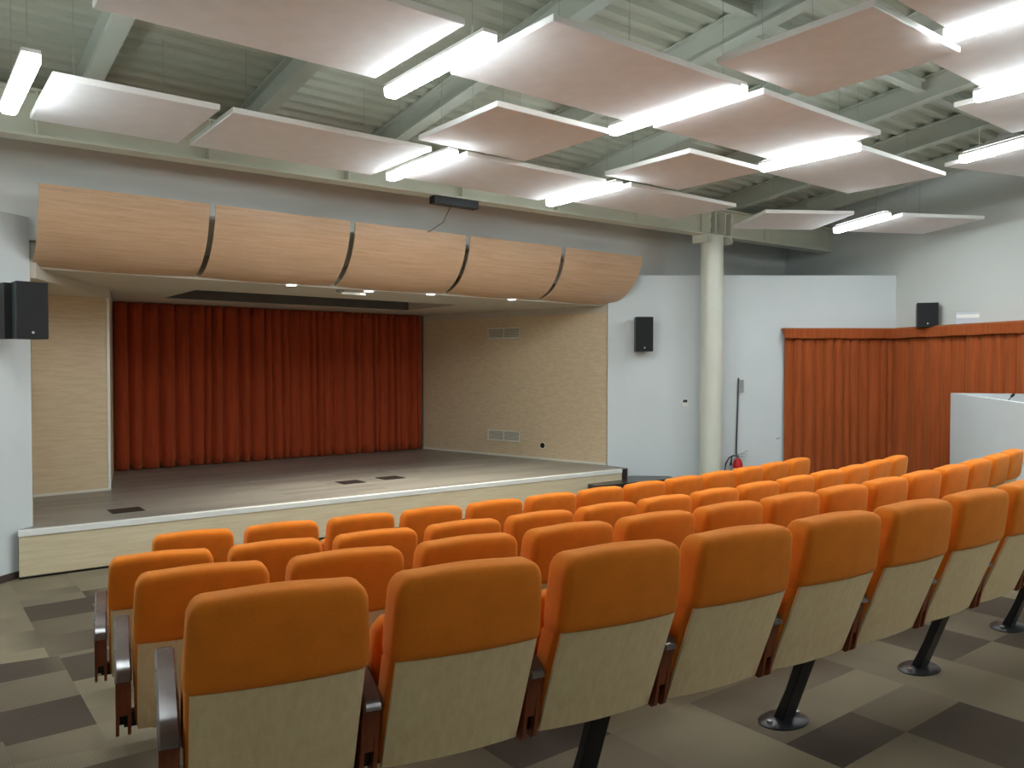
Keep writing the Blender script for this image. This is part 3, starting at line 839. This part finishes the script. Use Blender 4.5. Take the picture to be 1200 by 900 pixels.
# ------------------------------------------------------------------ auditorium chair
def yr(z): return .03*(HB-z)/.25 if z > .70 else .03 + .145*(.70-z)/.37          # rear line: upright head pad, reclined below
def build_chair():
    t = thing('auditorium_chair', 'orange chair', 'chair')
    # upholstered back: lower slim part, upper head pad
    rings = []
    def ring(z, hw, y0, y1, rad, bow=.022):
        return [(x_, y_ + bow*(x_/.25)**2, z + .006*math.cos(2*PI*x_/.5)*(1 if z > .9 else 0)) for x_, y_ in rrect(hw, y0, y1, rad)]
    for z, hw, a, th, rad in ((.335, .232, .012, .07, .012), (.34, .236, .010, .08, .015), (.45, .238, .010, .095, .02), (.60, .239, .010, .10, .022),
                              (.680, .240, .008, .105, .022), (.692, .238, .004, .105, .025), (.700, .241, -.010, .12, .03), (.72, .2435, -.016, .128, .032),
                              (.80, .241, -.018, .132, .032), (.875, .2365, -.018, .130, .032), (.898, .235, -.017, .129, .031), (.916, .231, -.015, .125, .029),
                              (.930, .2245, -.011, .117, .026), (.941, .215, -.003, .104, .022), (.948, .203, .010, .080, .016), (.951, .190, .028, .045, .01)):
        rings.append(ring(z, hw, yr(z)+a, yr(z)+a+th, rad))
    b = BM(); loft(b, rings); o = obj('backrest', b, 'orange', t, smooth=True)
    # plywood panel on the rear of the lower back
    b = BM(); rg = []
    for z in (.325, .33, .45, .58, .695):
        rg.append([(x_, y_ + .022*(x_/.25)**2, z) for x_, y_ in rrect(.229, yr(z)-.004, yr(z)+.011, .003, 2)])
    loft(b, rg); o = obj('back_panel', b, 'backwood', t); auto_smooth(o, 30)
    # tipped-up seat
    b = BM(); rg = []
    def ys(z): return .175 + .13*(.78-z)/.38
    for z, hw, a, th, rad in ((.405, .20, .03, .05, .02), (.412, .225, .012, .09, .035), (.44, .238, 0, .125, .05), (.60, .240, -.005, .135, .055),
                              (.73, .238, 0, .125, .055), (.765, .22, .012, .09, .04), (.778, .19, .03, .05, .02)):
        rg.append([(x_, y_, z) for x_, y_ in rrect(hw, ys(z)+a, ys(z)+a+th, rad)])
    loft(b, rg); obj('seat_cushion', b, 'orange', t, smooth=True)
    # beam under the seats
    b = BM(); box(b, -.274, .274, .205, .245, .335, .39); obj('support_beam', b, 'legs', t)
    return t
def add_arm(t, side, end):
    x = side*.2755
    b = BM(); rg = []
    pts = [(.112, .540), (.118, .556), (.138, .578), (.19, .602), (.28, .626), (.38, .652), (.50, .682), (.515, .680)]
    for i, (y_, z_) in enumerate(pts):
        j0 = pts[max(i-1, 0)]; j1 = pts[min(i+1, len(pts)-1)]
        dy, dz = j1[0]-j0[0], j1[1]-j0[1]; L = math.hypot(dy, dz); ny, nz = -dz/L, dy/L
        hw = .029 if i < 7 else .025
        th = .024
        prof_ = [(-hw, -th), (-hw, -.008), (-hw+.007, 0), (hw-.007, 0), (hw, -.008), (hw, -th)]
        rg.append([(x+px, y_+ny*pz, z_+nz*pz) for px, pz in prof_])
    loft(b, rg); arm = obj('armrest', b, 'armtop', t); auto_smooth(arm, 35)
    b = BM()
    for xo in (-.0205, .0205):
        vsx = [(.13, .548), (.42, .64), (.43, .45), (.33, .34), (.19, .31), (.175, .32)]
        A = [b.verts.new((x+xo-.006, y_, z_)) for y_, z_ in vsx]; B_ = [b.verts.new((x+xo+.006, y_, z_)) for y_, z_ in vsx]
        b.faces.new(A); b.faces.new(B_[::-1])
        for i in range(len(vsx)): b.faces.new([A[i], A[(i+1) % 6], B_[(i+1) % 6], B_[i]])
    obj('side_board', b, 'armwood', arm)
    b = BM()
    vsx = [(.145, .545), (.41, .62), (.41, .45), (.31, .35), (.21, .345), (.195, .35)]
    A = [b.verts.new((x-.014, y_, z_)) for y_, z_ in vsx]; B_ = [b.verts.new((x+.014, y_, z_)) for y_, z_ in vsx]
    b.faces.new(A); b.faces.new(B_[::-1])
    for i in range(6): b.faces.new([A[i], A[(i+1) % 6], B_[(i+1) % 6], B_[i]])
    obj('steel_core', b, 'legs', arm)
    b = BM()
    vs2 = [(.128, .545), (.143, .552), (.180, .40), (.165, .395)]
    A = [b.verts.new((x-.0145, y_, z_)) for y_, z_ in vs2]; B_ = [b.verts.new((x+.0145, y_, z_)) for y_, z_ in vs2]
    b.faces.new(A); b.faces.new(B_[::-1])
    for i in range(4): b.faces.new([A[i], A[(i+1) % 4], B_[(i+1) % 4], B_[i]])
    obj('rear_board', b, 'armwood', arm)
def add_leg(t):
    b = BM()
    rg = []
    for y_, z_, th in ((.345, .012, .05), (.285, .16, .04), (.22, .34, .045)):
        rg.append([(.04+sx*.042, y_+sy*th/2, z_) for sx, sy in ((-1, -1), (1, -1), (1, 1), (-1, 1))])
    loft(b, rg); lg = obj('leg', b, 'legs', t, bevel=.006)
    b = BM(); lathe(b, [(.125, 0), (.125, .005), (.115, .010), (.06, .014), (.045, .020)], 28, (.04, .345, 0), (1, .72)); o = obj('base_plate', b, 'legs', lg); auto_smooth(o, 50)
    b = BM()
    for sx in (-1, 1): lathe(b, [(.011, .010), (.011, .022)], 8, (.04+sx*.09, .345, 0))
    obj('floor_bolt', b, 'chrome', lg)

protoN = build_chair(); add_arm(protoN, -1, False)                       # left arm only
protoL = build_chair(); add_arm(protoL, -1, False); add_leg(protoL)      # with a leg
protoE = build_chair(); add_arm(protoE, -1, False); add_arm(protoE, 1, True)          # end chair
protoEL = build_chair(); add_arm(protoEL, -1, False); add_arm(protoEL, 1, True); add_leg(protoEL)
used = set()
ORD = ['first', 'second', 'third', 'fourth', 'fifth', 'sixth', 'seventh', 'eighth', 'ninth', 'tenth', 'eleventh', 'twelfth', 'thirteenth', 'fourteenth']
RNAME = {'A': 'the nearest row', 'B': 'the second nearest row', 'C': 'the third nearest row', 'D': 'the front row'}
for key, (zt, R_, Y0, x1, cnt) in ROWS.items():
    th0 = math.asin((x1-XC)/R_)
    for i in range(cnt):
        th = th0 + i*.55/R_
        last = i == cnt-1; leg = i % 2 == 0
        pr = {(0, 0): protoN, (0, 1): protoL, (1, 0): protoE, (1, 1): protoEL}[(int(last), int(leg))]
        if id(pr) in used: c = copy_tree(pr)
        else: c = pr; used.add(id(pr))
        sh = .043 if key == 'A' else .035
        c.location = (XC + R_*math.sin(th) + .791*sh, Y0 + R_ - R_*math.cos(th) - .6115*sh, zrow(key))
        c.rotation_euler = (0, 0, th)
        if i == 0: lb = 'orange chair with pale wood back, at the left aisle end of ' + RNAME[key]
        elif last: lb = 'orange chair with pale wood back, at the far right end of ' + RNAME[key]
        elif key in 'BCD' and cnt-i <= 5: lb = 'orange chair with wood back, %s from the right end of %s' % (ORD[cnt-i-1], RNAME[key])
        else: lb = 'orange chair with wood back, %s from the left aisle in %s' % (ORD[i], RNAME[key])
        c['label'] = lb; c['category'] = 'chair'; c['group'] = 'orange chairs of ' + RNAME[key]
